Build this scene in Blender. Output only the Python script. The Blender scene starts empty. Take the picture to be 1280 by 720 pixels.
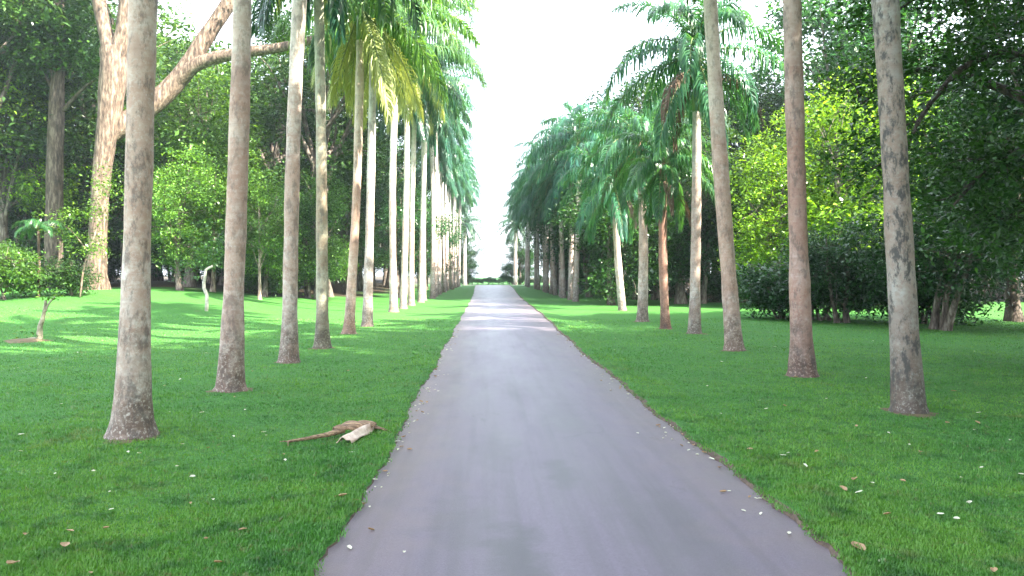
import bpy, math, random
import numpy as np
from mathutils import Vector

R = math.radians
scene = bpy.context.scene
COL = scene.collection

# ------------------------------------------------------------------ camera, sky, sun, exposure
F, VX, VY, H = 1000.0, 606.0, 343.0, 1.9       # focal length in photo pixels, vanishing point, eye height
cam_d = bpy.data.cameras.new('camera'); cam = bpy.data.objects.new('camera', cam_d); COL.objects.link(cam)
cam.location = (0, 0, H); cam.rotation_euler = (R(90), 0, 0)
cam_d.sensor_width = 36; cam_d.lens = 36 * F / 1280
cam_d.shift_x = (640 - VX) / 1280; cam_d.shift_y = (VY - 360) / 1280
cam_d.clip_end = 2000
scene.camera = cam

SUN_EL, SUN_AZ = 42, 124                        # degrees; azimuth from +Y (ahead) turning to +X (right)
world = bpy.data.worlds.new('World'); scene.world = world; world.use_nodes = True
wn, wl = world.node_tree.nodes, world.node_tree.links
bg = wn['Background']; bg.inputs['Strength'].default_value = 0.125
sky = wn.new('ShaderNodeTexSky'); sky.sky_type = 'NISHITA'; sky.sun_disc = False
sky.sun_elevation = R(SUN_EL); sky.sun_rotation = R(SUN_AZ); sky.dust_density = 3.0; sky.air_density = 1.0
tc = wn.new('ShaderNodeTexCoord'); cn = wn.new('ShaderNodeTexNoise'); cn.inputs['Scale'].default_value = 2.2
cn.inputs['Detail'].default_value = 5
wl.new(tc.outputs['Generated'], cn.inputs['Vector'])
cr = wn.new('ShaderNodeMapRange'); cr.inputs[1].default_value = .3; cr.inputs[2].default_value = .6
cr.inputs[3].default_value = .35; cr.inputs[4].default_value = .8
wl.new(cn.outputs['Fac'], cr.inputs['Value'])
mx = wn.new('ShaderNodeMix'); mx.data_type = 'RGBA'
wl.new(cr.outputs['Result'], mx.inputs['Factor']); wl.new(sky.outputs['Color'], mx.inputs[6])
mx.inputs[7].default_value = (6.6, 7.1, 7.9, 1)  # thin bright cloud veil
wl.new(mx.outputs[2], bg.inputs['Color'])

sun_d = bpy.data.lights.new('sun', 'SUN'); sun = bpy.data.objects.new('sun', sun_d); COL.objects.link(sun)
sun_d.energy = 5.0; sun_d.angle = R(0.5); sun_d.color = (1, .93, .80)
sdir = Vector((math.sin(R(SUN_AZ)) * math.cos(R(SUN_EL)), math.cos(R(SUN_AZ)) * math.cos(R(SUN_EL)), math.sin(R(SUN_EL))))
sun.rotation_euler = (-sdir).to_track_quat('-Z', 'Y').to_euler()
sun.location = (0, 0, 60)
scene.view_settings.view_transform = 'Standard'; scene.view_settings.look = 'None'
scene.view_settings.exposure = 2.58; scene.view_settings.gamma = 1; scene.view_settings.use_curve_mapping = False
scene.cycles.max_bounces = 6; scene.cycles.diffuse_bounces = 3; scene.cycles.glossy_bounces = 2
scene.cycles.transmission_bounces = 3; scene.cycles.transparent_max_bounces = 4
scene.cycles.use_denoising = True
try: scene.cycles.denoiser = 'OPENIMAGEDENOISE'
except Exception: pass

# ------------------------------------------------------------------ ground shape and pixel helpers
def sstep(a, b, x):
    t = np.clip((np.asarray(x, float) - a) / (b - a), 0, 1)
    return t * t * (3 - 2 * t)
def gz(x, y):
    """ground height: level around the road, a gentle bank in the wood on the left"""
    x = np.asarray(x, float); y = np.asarray(y, float)
    z = 1.05 * sstep(8, 21, -x) * sstep(22, 46, y)
    z = z + .03 * np.sin(x * .7 + 1.3) * np.sin(y * .45) * sstep(2.5, 6, np.abs(x - .6))
    return z
def gp(px, py):
    """the ground point seen at a photo pixel"""
    for Y in np.arange(3, 200, .05):
        X = (px - VX) * Y / F
        if VY + F * (H - float(gz(X, Y))) / Y <= py: return X, float(Y), float(gz(X, Y))
    return (px - VX) * .15, 150., 0.
def at(px, py, Y): return Vector(((px - VX) * Y / F, Y, H + (VY - py) * Y / F))

# ------------------------------------------------------------------ helpers
def tag(o, label=None, cat=None, group=None, kind=None):
    for k, v in (('label', label), ('category', cat), ('group', group), ('kind', kind)):
        if v: o[k] = v
    return o
def link(name, data, parent=None, loc=None):
    o = bpy.data.objects.new(name, data); COL.objects.link(o)
    if parent: o.parent = parent
    if loc is not None: o.location = loc
    return o
def thing(name, loc, label, cat, group=None, rz=0):
    o = link(name, None, None, loc); o.rotation_euler = (0, 0, rz); o.empty_display_size = .3
    return tag(o, label, cat, group)

class MB:
    """collects vertices and faces as arrays"""
    def __init__(s): s.v = []; s.f = []; s.n = 0
    def add(s, v, f):
        v = np.asarray(v, np.float32); s.v.append(v)
        for a in f:
            s.f.append(np.asarray(a, np.int32) + s.n)
        s.n += len(v)
    def mesh(s, name, mat, smooth=False):
        me = bpy.data.meshes.new(name)
        v = np.concatenate(s.v); me.vertices.add(len(v)); me.vertices.foreach_set('co', v.ravel())
        tot = [np.full(len(a), a.shape[1], np.int32) for a in s.f]
        idx = np.concatenate([a.ravel() for a in s.f]); tot = np.concatenate(tot)
        start = np.concatenate([[0], np.cumsum(tot)[:-1]]).astype(np.int32)
        me.loops.add(len(idx)); me.loops.foreach_set('vertex_index', idx.astype(np.int32))
        me.polygons.add(len(tot)); me.polygons.foreach_set('loop_start', start)
        me.update(calc_edges=True); me.validate()
        if smooth: me.polygons.foreach_set('use_smooth', np.ones(len(me.polygons), bool))
        for m in (mat if isinstance(mat, (list, tuple)) else [mat]): me.materials.append(m)
        return me
    def tube(s, pts, rad, ns=10, cap=True, bump=0., rng=None):
        pts = np.asarray(pts, float); rad = np.asarray(rad, float); n = len(pts)
        tan = np.gradient(pts, axis=0); tan /= np.linalg.norm(tan, axis=1)[:, None] + 1e-9
        ref = np.array([0, 1., 0]) if abs(tan[:, 1]).mean() < .7 else np.array([1., 0, 0])
        a = np.cross(tan, ref); a /= np.linalg.norm(a, axis=1)[:, None] + 1e-9
        b = np.cross(tan, a)
        th = np.linspace(0, 2 * np.pi, ns, endpoint=False)
        rr = rad[:, None] * np.ones(ns)[None]
        if bump and rng is not None: rr = rr * (1 + bump * rng.normal(size=rr.shape))
        v = pts[:, None] + rr[..., None] * (np.cos(th)[None, :, None] * a[:, None] + np.sin(th)[None, :, None] * b[:, None])
        i = np.arange(n - 1)[:, None] * ns; j = np.arange(ns)[None]; k = (j + 1) % ns
        q = np.stack([i + j, i + k, i + ns + k, i + ns + j], -1).reshape(-1, 4)
        fs = [q]
        if cap: fs += [np.arange(ns)[None, ::-1], (np.arange(ns) + (n - 1) * ns)[None]]
        s.add(v.reshape(-1, 3), fs)
    def leaves(s, c, d, w, L, W, nrm, fold=.12):
        """one folded lozenge per leaf: base c, axis d, side w"""
        L = L[:, None]; W = W[:, None]
        m = c + d * L * .45 + nrm * L * fold
        v = np.stack([c, m + w * W * .5, c + d * L, m - w * W * .5], 1).reshape(-1, 3)
        i = np.arange(len(c))[:, None] * 4
        s.add(v, [i + np.array([[0, 1, 2, 3]])])

def spline(pts, n):
    pts = np.asarray(pts, float); m = len(pts)
    P = np.vstack([2 * pts[0] - pts[1], pts, 2 * pts[-1] - pts[-2]])
    out = []
    for t in np.linspace(0, m - 1 - 1e-6, n):
        i = int(t); u = t - i; p0, p1, p2, p3 = P[i:i + 4]
        out.append(.5 * (2 * p1 + (p2 - p0) * u + (2 * p0 - 5 * p1 + 4 * p2 - p3) * u * u + (3 * p1 - p0 - 3 * p2 + p3) * u ** 3))
    return np.array(out)
def rnd_unit(rng, n):
    v = rng.normal(size=(n, 3)); return v / np.linalg.norm(v, axis=1)[:, None]

# ------------------------------------------------------------------ materials
def nodes(name):
    m = bpy.data.materials.new(name); m.use_nodes = True
    t = m.node_tree; b = t.nodes['Principled BSDF']
    return m, t.nodes, t.links, b
def noise(n, l, vec, scale, detail=4, rough=.55):
    x = n.new('ShaderNodeTexNoise'); x.inputs['Scale'].default_value = scale; x.inputs['Detail'].default_value = detail
    x.inputs['Roughness'].default_value = rough
    if vec: l.new(vec, x.inputs['Vector'])
    return x.outputs['Fac']
def ramp(n, l, fac, stops):
    x = n.new('ShaderNodeValToRGB'); e = x.color_ramp.elements
    while len(e) < len(stops): e.new(.5)
    for i, (p, c) in enumerate(stops): e[i].position = p; e[i].color = (*c, 1) if len(c) == 3 else c
    l.new(fac, x.inputs['Fac']); return x.outputs['Color']
def mixc(n, l, fac, a, b, mode='MIX'):
    x = n.new('ShaderNodeMix'); x.data_type = 'RGBA'; x.blend_type = mode
    for sock, val in ((x.inputs['Factor'], fac), (x.inputs[6], a), (x.inputs[7], b)):
        if isinstance(val, (int, float)): sock.default_value = val
        elif isinstance(val, tuple): sock.default_value = (*val, 1)
        else: l.new(val, sock)
    return x.outputs[2]
def mapr(n, l, v, a, b, c=0., d=1.):
    x = n.new('ShaderNodeMapRange'); l.new(v, x.inputs['Value'])
    for i, q in enumerate((a, b, c, d)): x.inputs[i + 1].default_value = q
    return x.outputs['Result']
def bumpn(n, l, b, h, strength=.4, dist=.02):
    x = n.new('ShaderNodeBump'); x.inputs['Strength'].default_value = strength; x.inputs['Distance'].default_value = dist
    l.new(h, x.inputs['Height']); l.new(x.outputs['Normal'], b.inputs['Normal'])

def leaf_material(name, dark, light, trans=.35, rough=.45, tint=True, tcol=(1.5, 1.35, .5), patch=None):
    m, n, l, b = nodes(name)
    g = n.new('ShaderNodeNewGeometry')
    c = ramp(n, l, g.outputs['Random Per Island'], [(0, dark), (.75, tuple((x + y) / 2 for x, y in zip(dark, light))), (1, light)])
    if tint:
        tcn = n.new('ShaderNodeTexCoord'); f = noise(n, l, tcn.outputs['Object'], .55, 3, .6)   # old and fresh foliage
        c = mixc(n, l, 1.0, c, ramp(n, l, f, [(.36, (.62, .68, .75)), (.5, (1, 1, 1)), (.64, (1.0, 1.0, .8))]), 'MULTIPLY')
        oi = n.new('ShaderNodeObjectInfo'); c = mixc(n, l, 1.0, c, oi.outputs['Color'], 'MULTIPLY')
    if patch:
        v = g.outputs['Position']
        for sc, a0, a1, k, pc in patch: c = mixc(n, l, mapr(n, l, noise(n, l, v, sc, 4, .65), a0, a1, 0, k), c, pc)
    l.new(c, b.inputs['Base Color']); b.inputs['Roughness'].default_value = rough
    b.inputs['Specular IOR Level'].default_value = .5
    t = n.new('ShaderNodeBsdfTranslucent'); l.new(mixc(n, l, 1.0, c, tcol, 'MULTIPLY'), t.inputs['Color'])
    s = n.new('ShaderNodeMixShader'); s.inputs[0].default_value = trans
    l.new(b.outputs[0], s.inputs[1]); l.new(t.outputs[0], s.inputs[2]); l.new(s.outputs[0], n['Material Output'].inputs['Surface'])
    return m
LEAF = leaf_material('leaf', (.012, .042, .013), (.105, .22, .055), .32, .33)
FROND = leaf_material('palm_leaflet', (.022, .080, .050), (.085, .19, .095), .45, .30)
FROND_Y = leaf_material('yellowing_leaflet', (.27, .33, .07), (.46, .50, .20), .35, .5, False, (1.2, 1.1, .6))
FROND_D = leaf_material('dry_leaflet', (.10, .06, .04), (.22, .15, .10), .15, .7, False, (1.1, 1, .8))
GRASS = leaf_material('grass_blade', (.038, .15, .024), (.105, .30, .055), .3, .5, False, (1.2, 1.3, .5),
    [(.40, .42, .60, .85, (.15, .32, .045)), (2.6, .50, .64, .75, (.018, .090, .022)), (6.5, .53, .66, .7, (.115, .30, .06)), (.9, .58, .70, .6, (.17, .19, .065)), (12, .57, .68, .7, (.17, .15, .07))])
LITTER_P = leaf_material('pale_fallen_leaf', (.55, .55, .42), (.75, .76, .62), .1, .6, False)
LITTER_B = leaf_material('brown_fallen_leaf', (.30, .17, .09), (.42, .30, .16), .1, .6, False)

def palm_bark():
    m, n, l, b = nodes('palm_bark')
    tcn = n.new('ShaderNodeTexCoord'); oi = n.new('ShaderNodeObjectInfo')
    add = n.new('ShaderNodeVectorMath'); add.operation = 'ADD'; l.new(tcn.outputs['Object'], add.inputs[0])
    sc = n.new('ShaderNodeVectorMath'); sc.operation = 'SCALE'; sc.inputs[0].default_value = (37, 19, 53); l.new(oi.outputs['Random'], sc.inputs['Scale'])
    l.new(sc.outputs[0], add.inputs[1]); v = add.outputs[0]
    sep = n.new('ShaderNodeSeparateXYZ'); l.new(tcn.outputs['Object'], sep.inputs[0])
    base = ramp(n, l, noise(n, l, v, 2.2, 4), [(.3, (.31, .225, .19)), (.5, (.46, .365, .315)), (.7, (.58, .50, .445))])
    grey = ramp(n, l, noise(n, l, v, 9, 5, .7), [(.42, (0, 0, 0)), (.62, (1, 1, 1))])
    c = mixc(n, l, mapr(n, l, grey, 0, 1, 0, .8), base, (.60, .58, .54))
    mp = n.new('ShaderNodeMapping'); mp.inputs['Scale'].default_value = (.6, .6, 9); l.new(v, mp.inputs['Vector'])
    rings = noise(n, l, mp.outputs[0], 1.6, 3, .6)
    c = mixc(n, l, mapr(n, l, rings,   .52, .70, 0, .32), c, (.17, .125, .10))
    # warm brown middle, paler greenish upper trunk, with ragged limits
    za = n.new('ShaderNodeMath'); za.operation = 'ADD'; l.new(sep.outputs['Z'], za.inputs[0]); l.new(mapr(n, l, noise(n, l, v, 1.3, 5, .7), .3, .7, -1.6, 1.6), za.inputs[1])
    wm = n.new('ShaderNodeMath'); wm.operation = 'MULTIPLY'; l.new(mapr(n, l, za.outputs[0], 1.2, 2.6), wm.inputs[0]); l.new(mapr(n, l, za.outputs[0], 4.2, 5.8, .6, 0), wm.inputs[1])
    c = mixc(n, l, wm.outputs[0], c, (.37, .235, .175))
    c = mixc(n, l, mapr(n, l, za.outputs[0], 4.8, 7, 0, .45), c, (.50, .49, .42))
    # lichen and mud on the lower trunk, broken up by noise
    zz = n.new('ShaderNodeMath'); zz.operation = 'ADD'; l.new(sep.outputs['Z'], zz.inputs[0])
    l.new(mapr(n, l, noise(n, l, v, 5, 5, .7), .3, .7, -.55, .55), zz.inputs[1])
    c = mixc(n, l, mapr(n, l, zz.outputs[0], .15, 1.5, .9, 0), c, (.085, .055, .040))
    spots = mapr(n, l, noise(n, l, v, 26, 4, .7), .52, .66)
    sp = n.new('ShaderNodeMath'); sp.operation = 'MULTIPLY'; l.new(spots, sp.inputs[0]); l.new(mapr(n, l, sep.outputs['Z'], 0, 5.5, .75, .3), sp.inputs[1])
    c = mixc(n, l, sp.outputs[0], c, (.52, .50, .46))
    # broad brown weather stains
    st = mapr(n, l, noise(n, l, v, 1.1, 3, .6), .52, .68, 0, .55)
    c = mixc(n, l, st, c, (.26, .17, .135))
    mp3 = n.new('ShaderNodeMapping'); mp3.inputs['Scale'].default_value = (1, 1, .45); l.new(v, mp3.inputs['Vector'])
    mo = n.new('ShaderNodeMath'); mo.operation = 'MULTIPLY'; l.new(mapr(n, l, noise(n, l, mp3.outputs[0], 7, 5, .75), .50, .60), mo.inputs[0]); l.new(oi.outputs['Alpha'], mo.inputs[1])
    c = mixc(n, l, 1.0, c, oi.outputs['Color'], 'MULTIPLY')
    c = mixc(n, l, mo.outputs[0], c, (.055, .052, .048))
    l.new(c, b.inputs['Base Color']); b.inputs['Roughness'].default_value = .75
    hh = n.new('ShaderNodeMath'); hh.operation = 'ADD'; l.new(rings, hh.inputs[0]); l.new(noise(n, l, v, 22, 4, .7), hh.inputs[1])
    bumpn(n, l, b, hh.outputs[0], .5, .015)
    return m
def tree_bark():
    m, n, l, b = nodes('tree_bark')
    tcn = n.new('ShaderNodeTexCoord'); oi = n.new('ShaderNodeObjectInfo')
    mp = n.new('ShaderNodeMapping'); mp.inputs['Scale'].default_value = (3, 3, .7); l.new(tcn.outputs['Object'], mp.inputs['Vector'])
    f = noise(n, l, mp.outputs[0], 2.5, 6, .65)
    c = ramp(n, l, f, [(.34, (.04, .03, .025)), (.5, (.13, .10, .08)), (.66, (.30, .26, .22))])
    c = mixc(n, l, 1.0, c, oi.outputs['Color'], 'MULTIPLY')
    l.new(c, b.inputs['Base Color']); b.inputs['Roughness'].default_value = .85
    bumpn(n, l, b, f, .8, .08)
    return m
def simple(name, c1, c2, scale=6, rough=.6, bump=.2):
    m, n, l, b = nodes(name)
    tcn = n.new('ShaderNodeTexCoord'); f = noise(n, l, tcn.outputs['Object'], scale, 5, .6)
    l.new(ramp(n, l, f, [(.35, c1), (.65, c2)]), b.inputs['Base Color']); b.inputs['Roughness'].default_value = rough
    bumpn(n, l, b, f, bump, .02); return m
PALM_BARK, BARK = palm_bark(), tree_bark()
SHAFT = simple('crownshaft_green', (.10, .20, .05), (.17, .27, .08), 3, .35, .1)
SHAFT_R = simple('crownshaft_brown', (.20, .10, .065), (.33, .19, .12), 4, .5, .2)
RACHIS = simple('rachis', (.12, .17, .05), (.18, .22, .08), 4, .5, .1)
def fibre(name, c1, c2):
    m, n, l, b = nodes(name); tcn = n.new('ShaderNodeTexCoord'); mp = n.new('ShaderNodeMapping'); mp.inputs['Scale'].default_value = (2.5, 34, 34)
    mp.inputs['Rotation'].default_value = (0, 0, -.25); l.new(tcn.outputs['Object'], mp.inputs['Vector'])
    f = noise(n, l, mp.outputs[0], 1.6, 5, .7); l.new(ramp(n, l, f, [(.36, c1), (.52, tuple((x + y) / 2 for x, y in zip(c1, c2))), (.66, c2)]), b.inputs['Base Color'])
    b.inputs['Roughness'].default_value = .75; bumpn(n, l, b, f, .9, .02); return m
FIBRE = fibre('fibrous_stalk', (.085, .048, .03), (.52, .35, .21))
RACHIS_D = simple('dry_rachis', (.13, .08, .055), (.36, .26, .18), 16, .75, .5)
HUSK = simple('pale_husk', (.42, .27, .19), (.74, .62, .50), 9, .6, .3)
STICK = simple('pale_wood', (.16, .14, .09), (.38, .34, .25), 9, .7, .3)
HUSK_S = simple('white_stem', (.30, .28, .22), (.55, .52, .45), 9, .7, .3)
SOIL = simple('bare_soil', (.07, .075, .025), (.15, .10, .06), 9, .95, .5)
EDGE = simple('edging_stone', (.05, .035, .026), (.12, .085, .06), 14, .9, .6)

def ground_mat():
    m, n, l, b = nodes('lawn')
    g = n.new('ShaderNodeNewGeometry'); v = g.outputs['Position']
    sep = n.new('ShaderNodeSeparateXYZ'); l.new(v, sep.inputs[0])
    big = noise(n, l, v, .35, 4, .6); fine = noise(n, l, v, 14, 5, .75)
    c = ramp(n, l, fine, [(.28, (.022, .085, .016)), (.5, (.045, .16, .028)), (.72, (.09, .25, .05))])
    c = mixc(n, l, mapr(n, l, big, .52, .72, 0, .45), c, (.065, .14, .028))
    # worn, brownish patches
    worn = mapr(n, l, noise(n, l, v, .8, 5, .7), .62, .74, 0, .5)
    c = mixc(n, l, worn, c, (.10, .10, .04))
    # leaf-covered floor of the woods on both sides
    def edge(val, off, amp=7.):
        q = n.new('ShaderNodeMath'); q.operation = 'ADD'; l.new(val, q.inputs[0])
        l.new(mapr(n, l, noise(n, l, v, .12, 3), .3, .7, -amp / 2, amp / 2), q.inputs[1]); return mapr(n, l, q.outputs[0], off, off + 3)
    ax = n.new('ShaderNodeMath'); ax.operation = 'ABSOLUTE'
    sh = n.new('ShaderNodeMath'); sh.operation = 'SUBTRACT'; l.new(sep.outputs['X'], sh.inputs[0]); sh.inputs[1].default_value = 1
    l.new(sh.outputs[0], ax.inputs[0])
    e = n.new('ShaderNodeMath'); e.operation = 'MULTIPLY'; l.new(edge(ax.outputs[0], 10), e.inputs[0]); l.new(edge(sep.outputs['Y'], 52), e.inputs[1])
    fl = ramp(n, l, noise(n, l, v, 5, 5, .7), [(.3, (.035, .028, .018)), (.7, (.085, .065, .04))])
    c = mixc(n, l, e.outputs[0], c, fl)
    l.new(c, b.inputs['Base Color']); b.inputs['Roughness'].default_value = .8; b.inputs['Specular IOR Level'].default_value = .2
    bumpn(n, l, b, fine, .8, .05); return m
def road_mat():
    m, n, l, b = nodes('asphalt')
    g = n.new('ShaderNodeNewGeometry'); v = g.outputs['Position']
    sep = n.new('ShaderNodeSeparateXYZ'); l.new(v, sep.inputs[0])
    c = ramp(n, l, noise(n, l, v, 60, 4, .8), [(.3, (.084, .068, .096)), (.7, (.146, .121, .165))])
    mp = n.new('ShaderNodeMapping'); mp.inputs['Scale'].default_value = (1.3, .28, 1); l.new(v, mp.inputs['Vector'])
    big = noise(n, l, mp.outputs[0], 1.1, 5, .6)
    c = mixc(n, l, mapr(n, l, big, .48, .66, 0, .6), c, (.078, .072, .085))
    mp4 = n.new('ShaderNodeMapping'); mp4.inputs['Scale'].default_value = (4.5, .12, 1); l.new(v, mp4.inputs['Vector'])
    c = mixc(n, l, mapr(n, l, noise(n, l, mp4.outputs[0], 1.0, 3, .6), .46, .64, 0, .6), c, (.074, .066, .082))
    grit = mapr(n, l, noise(n, l, v, 210, 2, .6), .60, .68, 0, .5); c = mixc(n, l, grit, c, (.27, .25, .26))
    vo = n.new('ShaderNodeTexVoronoi'); vo.feature = 'DISTANCE_TO_EDGE'; vo.inputs['Scale'].default_value = .55
    wv = n.new('ShaderNodeVectorMath'); wv.operation = 'ADD'; nz = n.new('ShaderNodeTexNoise'); nz.inputs['Scale'].default_value = 1.4; nz.inputs['Detail'].default_value = 5
    l.new(v, nz.inputs['Vector']); l.new(v, wv.inputs[0]); l.new(nz.outputs['Color'], wv.inputs[1]); l.new(wv.outputs[0], vo.inputs['Vector'])
    ck = n.new('ShaderNodeMath'); ck.operation = 'MULTIPLY'; l.new(mapr(n, l, vo.outputs['Distance'], .003, .008, .4, 0), ck.inputs[0]); l.new(mapr(n, l, noise(n, l, v, .6, 3), .5, .6), ck.inputs[1])
    c = mixc(n, l, ck.outputs[0], c, (.035, .033, .038))
    # dust tinted edges, worn by noise
    d = n.new('ShaderNodeMath'); d.operation = 'SUBTRACT'; l.new(sep.outputs['X'], d.inputs[0]); d.inputs[1].default_value = .65
    a = n.new('ShaderNodeMath'); a.operation = 'ABSOLUTE'; l.new(d.outputs[0], a.inputs[0])
    s = n.new('ShaderNodeMath'); s.operation = 'ADD'; l.new(a.outputs[0], s.inputs[0]); l.new(mapr(n, l, noise(n, l, v, 2.2, 5, .6), .3, .7, -.35, .35), s.inputs[1])
    c = mixc(n, l, mapr(n, l, s.outputs[0], .9, 2.0, 0, .6), c, (.175, .135, .130))
    # damp dark patches
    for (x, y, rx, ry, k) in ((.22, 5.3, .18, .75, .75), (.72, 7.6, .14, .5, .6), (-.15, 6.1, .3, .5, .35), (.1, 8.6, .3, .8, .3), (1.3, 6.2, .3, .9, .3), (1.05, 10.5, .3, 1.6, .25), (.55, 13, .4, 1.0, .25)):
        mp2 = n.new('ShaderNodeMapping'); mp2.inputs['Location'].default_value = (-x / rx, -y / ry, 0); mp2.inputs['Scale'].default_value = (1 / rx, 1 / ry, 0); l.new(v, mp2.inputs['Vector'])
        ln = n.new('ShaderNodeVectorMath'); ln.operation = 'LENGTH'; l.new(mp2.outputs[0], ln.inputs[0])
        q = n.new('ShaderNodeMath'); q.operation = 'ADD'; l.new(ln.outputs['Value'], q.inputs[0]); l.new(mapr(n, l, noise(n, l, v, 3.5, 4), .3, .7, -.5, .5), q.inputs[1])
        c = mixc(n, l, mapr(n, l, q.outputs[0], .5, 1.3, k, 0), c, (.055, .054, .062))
    l.new(c, b.inputs['Base Color'])
    l.new(mapr(n, l, big, .3, .7, .50, .37), b.inputs['Roughness'])
    bumpn(n, l, b, noise(n, l, v, 90, 3, .8), .35, .01); return m
LAWN, ROAD = ground_mat(), road_mat()

# ------------------------------------------------------------------ ground, road, crossing path, verges
def axis(stops):
    out = []
    for (a, b, n) in stops: out += list(np.linspace(a, b, n, endpoint=False))
    return np.array(out + [stops[-1][1]])
gx = axis([(-320, -70, 10), (-70, -26, 16), (-26, 26, 60), (26, 70, 16), (70, 320, 10)])
gy = axis([(-120, -10, 10), (-10, 60, 90), (60, 160, 40), (160, 520, 12)])
GX, GY = np.meshgrid(gx, gy); GZ = gz(GX, GY)
mb = MB(); nx, ny = len(gx), len(gy)
i = (np.arange(ny - 1)[:, None] * nx + np.arange(nx - 1)[None]).reshape(-1, 1)
mb.add(np.stack([GX, GY, GZ], -1).reshape(-1, 3), [i + np.array([[0, 1, nx + 1, nx]])])
tag(link('ground', mb.mesh('ground', LAWN, True)), kind='structure')

rng = np.random.default_rng(7)
def road_l(y): return -1.06 - .5 * sstep(60, 136, y)
def road_r(y): return 2.36 + .42 * sstep(15, 45, y) + 1.4 * sstep(45, 136, y)
ys = np.concatenate([np.arange(-12, 40, .12), np.arange(40, 137, .8)])
def wob(y, s):
    return .016 * np.sin(y * 3.1 + s) + .012 * np.sin(y * 7.7 + 2 * s) + .010 * np.sin(y * 17.3 + s * 3) + .035 * np.sin(y * .8 + s)
mb = MB(); n = len(ys); ts = np.linspace(0, 1, 9)
xl, xr = road_l(ys) - .06, road_r(ys) + .06
V = np.stack([xl[:, None] + (xr - xl)[:, None] * ts, np.repeat(ys[:, None], 9, 1), np.repeat((.004 + .02 * np.sin(np.pi * ts))[None], n, 0)], -1)
i = (np.arange(n - 1)[:, None] * 9 + np.arange(8)[None]).reshape(-1, 1)
mb.add(V.reshape(-1, 3), [i + np.array([[0, 1, 10, 9]])])
tag(link('road', mb.mesh('road', ROAD, True)), kind='structure')
PALE = simple('pale_gravel', (.22, .21, .18), (.32, .30, .26), 8, .9, .2)
mb = MB(); mb.add([(-60, 137, .010), (60, 137, .010), (60, 143, .010), (-60, 143, .010)], [[[0, 1, 2, 3]]])
tag(link('path', mb.mesh('path', PALE)), kind='structure')
# humid morning air between the trees
hm = bpy.data.materials.new('haze'); hm.use_nodes = True; hn = hm.node_tree.nodes; hn.remove(hn['Principled BSDF'])
pv = hn.new('ShaderNodeVolumePrincipled'); pv.inputs['Color'].default_value = (.80, .95, 1.0, 1); pv.inputs['Density'].default_value = .00045
pv.inputs['Anisotropy'].default_value = .2
hm.node_tree.links.new(pv.outputs[0], hn['Material Output'].inputs['Volume'])
mb = MB(); hb = np.array([(x, y, z) for z in (-1.2, 36) for y in (-125, 525) for x in (-325, 325)])
mb.add(hb, [np.array([[0, 2, 3, 1], [4, 5, 7, 6], [0, 1, 5, 4], [2, 6, 7, 3], [0, 4, 6, 2], [1, 3, 7, 5]])])
tag(link('haze', mb.mesh('haze', hm)), 'thin pale humid haze filling the avenue', 'haze', kind='stuff')
# grass verge on each side: a broken lip of turf standing a few centimetres over the asphalt
def verge(side, s, soil_h):
    e = (road_l(ys) if side < 0 else road_r(ys)) + side * (-.03) + wob(ys, s)
    prof = [(0, .000), (.012, soil_h), (.05, soil_h + .012), (.35, .020), (.9, -.02)]
    mbv = MB(); k = len(prof)
    hv = 1 + .35 * np.sin(ys * 5.3 + s) * np.sin(ys * 1.7)
    V = np.stack([np.stack([e + side * (d + .01 * np.sin(ys * 23 + d * 90)), ys, .006 + z * hv if j < 4 else ys * 0 - .02], -1) for j, (d, z) in enumerate(prof)], 1)
    i = (np.arange(n - 1)[:, None] * k + np.arange(k - 1)[None]).reshape(-1, 1)
    q = i + np.array([[0, k, k + 1, 1]]) if side > 0 else i + np.array([[0, 1, k + 1, k]])
    mbv.add(V.reshape(-1, 3), [q])
    me = mbv.mesh('verge', [LAWN, EDGE], True)
    pi = np.tile([1, 1] + [0] * (k - 3), n - 1) if side > 0 else np.tile([1] + [0] * (k - 2), n - 1)
    me.polygons.foreach_set('material_index', pi.astype(np.int32))
    tag(link('ground', me), kind='structure')
verge(-1, 1.0, .010); verge(1, 2.2, .026)

# worn earth round the feet of the palms
SOILS = []
for bpx in ((165, 545), (288, 488), (361, 453), (403, 435), (436, 417), (459, 408), (1136, 515), (1003, 470), (918, 438), (868, 417), (832, 411), (803, 402)):
    a_ = gp(*bpx); SOILS.append((a_[0], a_[1] - .03, .42))
rs = np.random.default_rng(77); mb = MB(); th = np.linspace(0, 2 * np.pi, 40, endpoint=False)
for (bx, by, br) in SOILS:
    f1, f2 = rs.uniform(0, 6, 2); rr = br * .85 * (1 + .18 * np.sin(2 * th + f1) + .12 * np.sin(5 * th + f2) + .06 * rs.normal(size=40))
    ring = lambda q, z: np.stack([bx + rr * q * np.cos(th), by + rr * q * np.sin(th), gz(bx, by) + z + 0 * th], -1)
    k = np.arange(40); k2 = (k + 1) % 40
    mb.add(np.vstack([ring(.1, .022), ring(.55, .012), ring(1.0, -.004)]), [np.stack([k, k + 40, k2 + 40, k2], -1), np.stack([k + 40, k + 80, k2 + 80, k2 + 40], -1)])
tag(link('ground', mb.mesh('ground', SOIL, True)), kind='structure')

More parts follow.
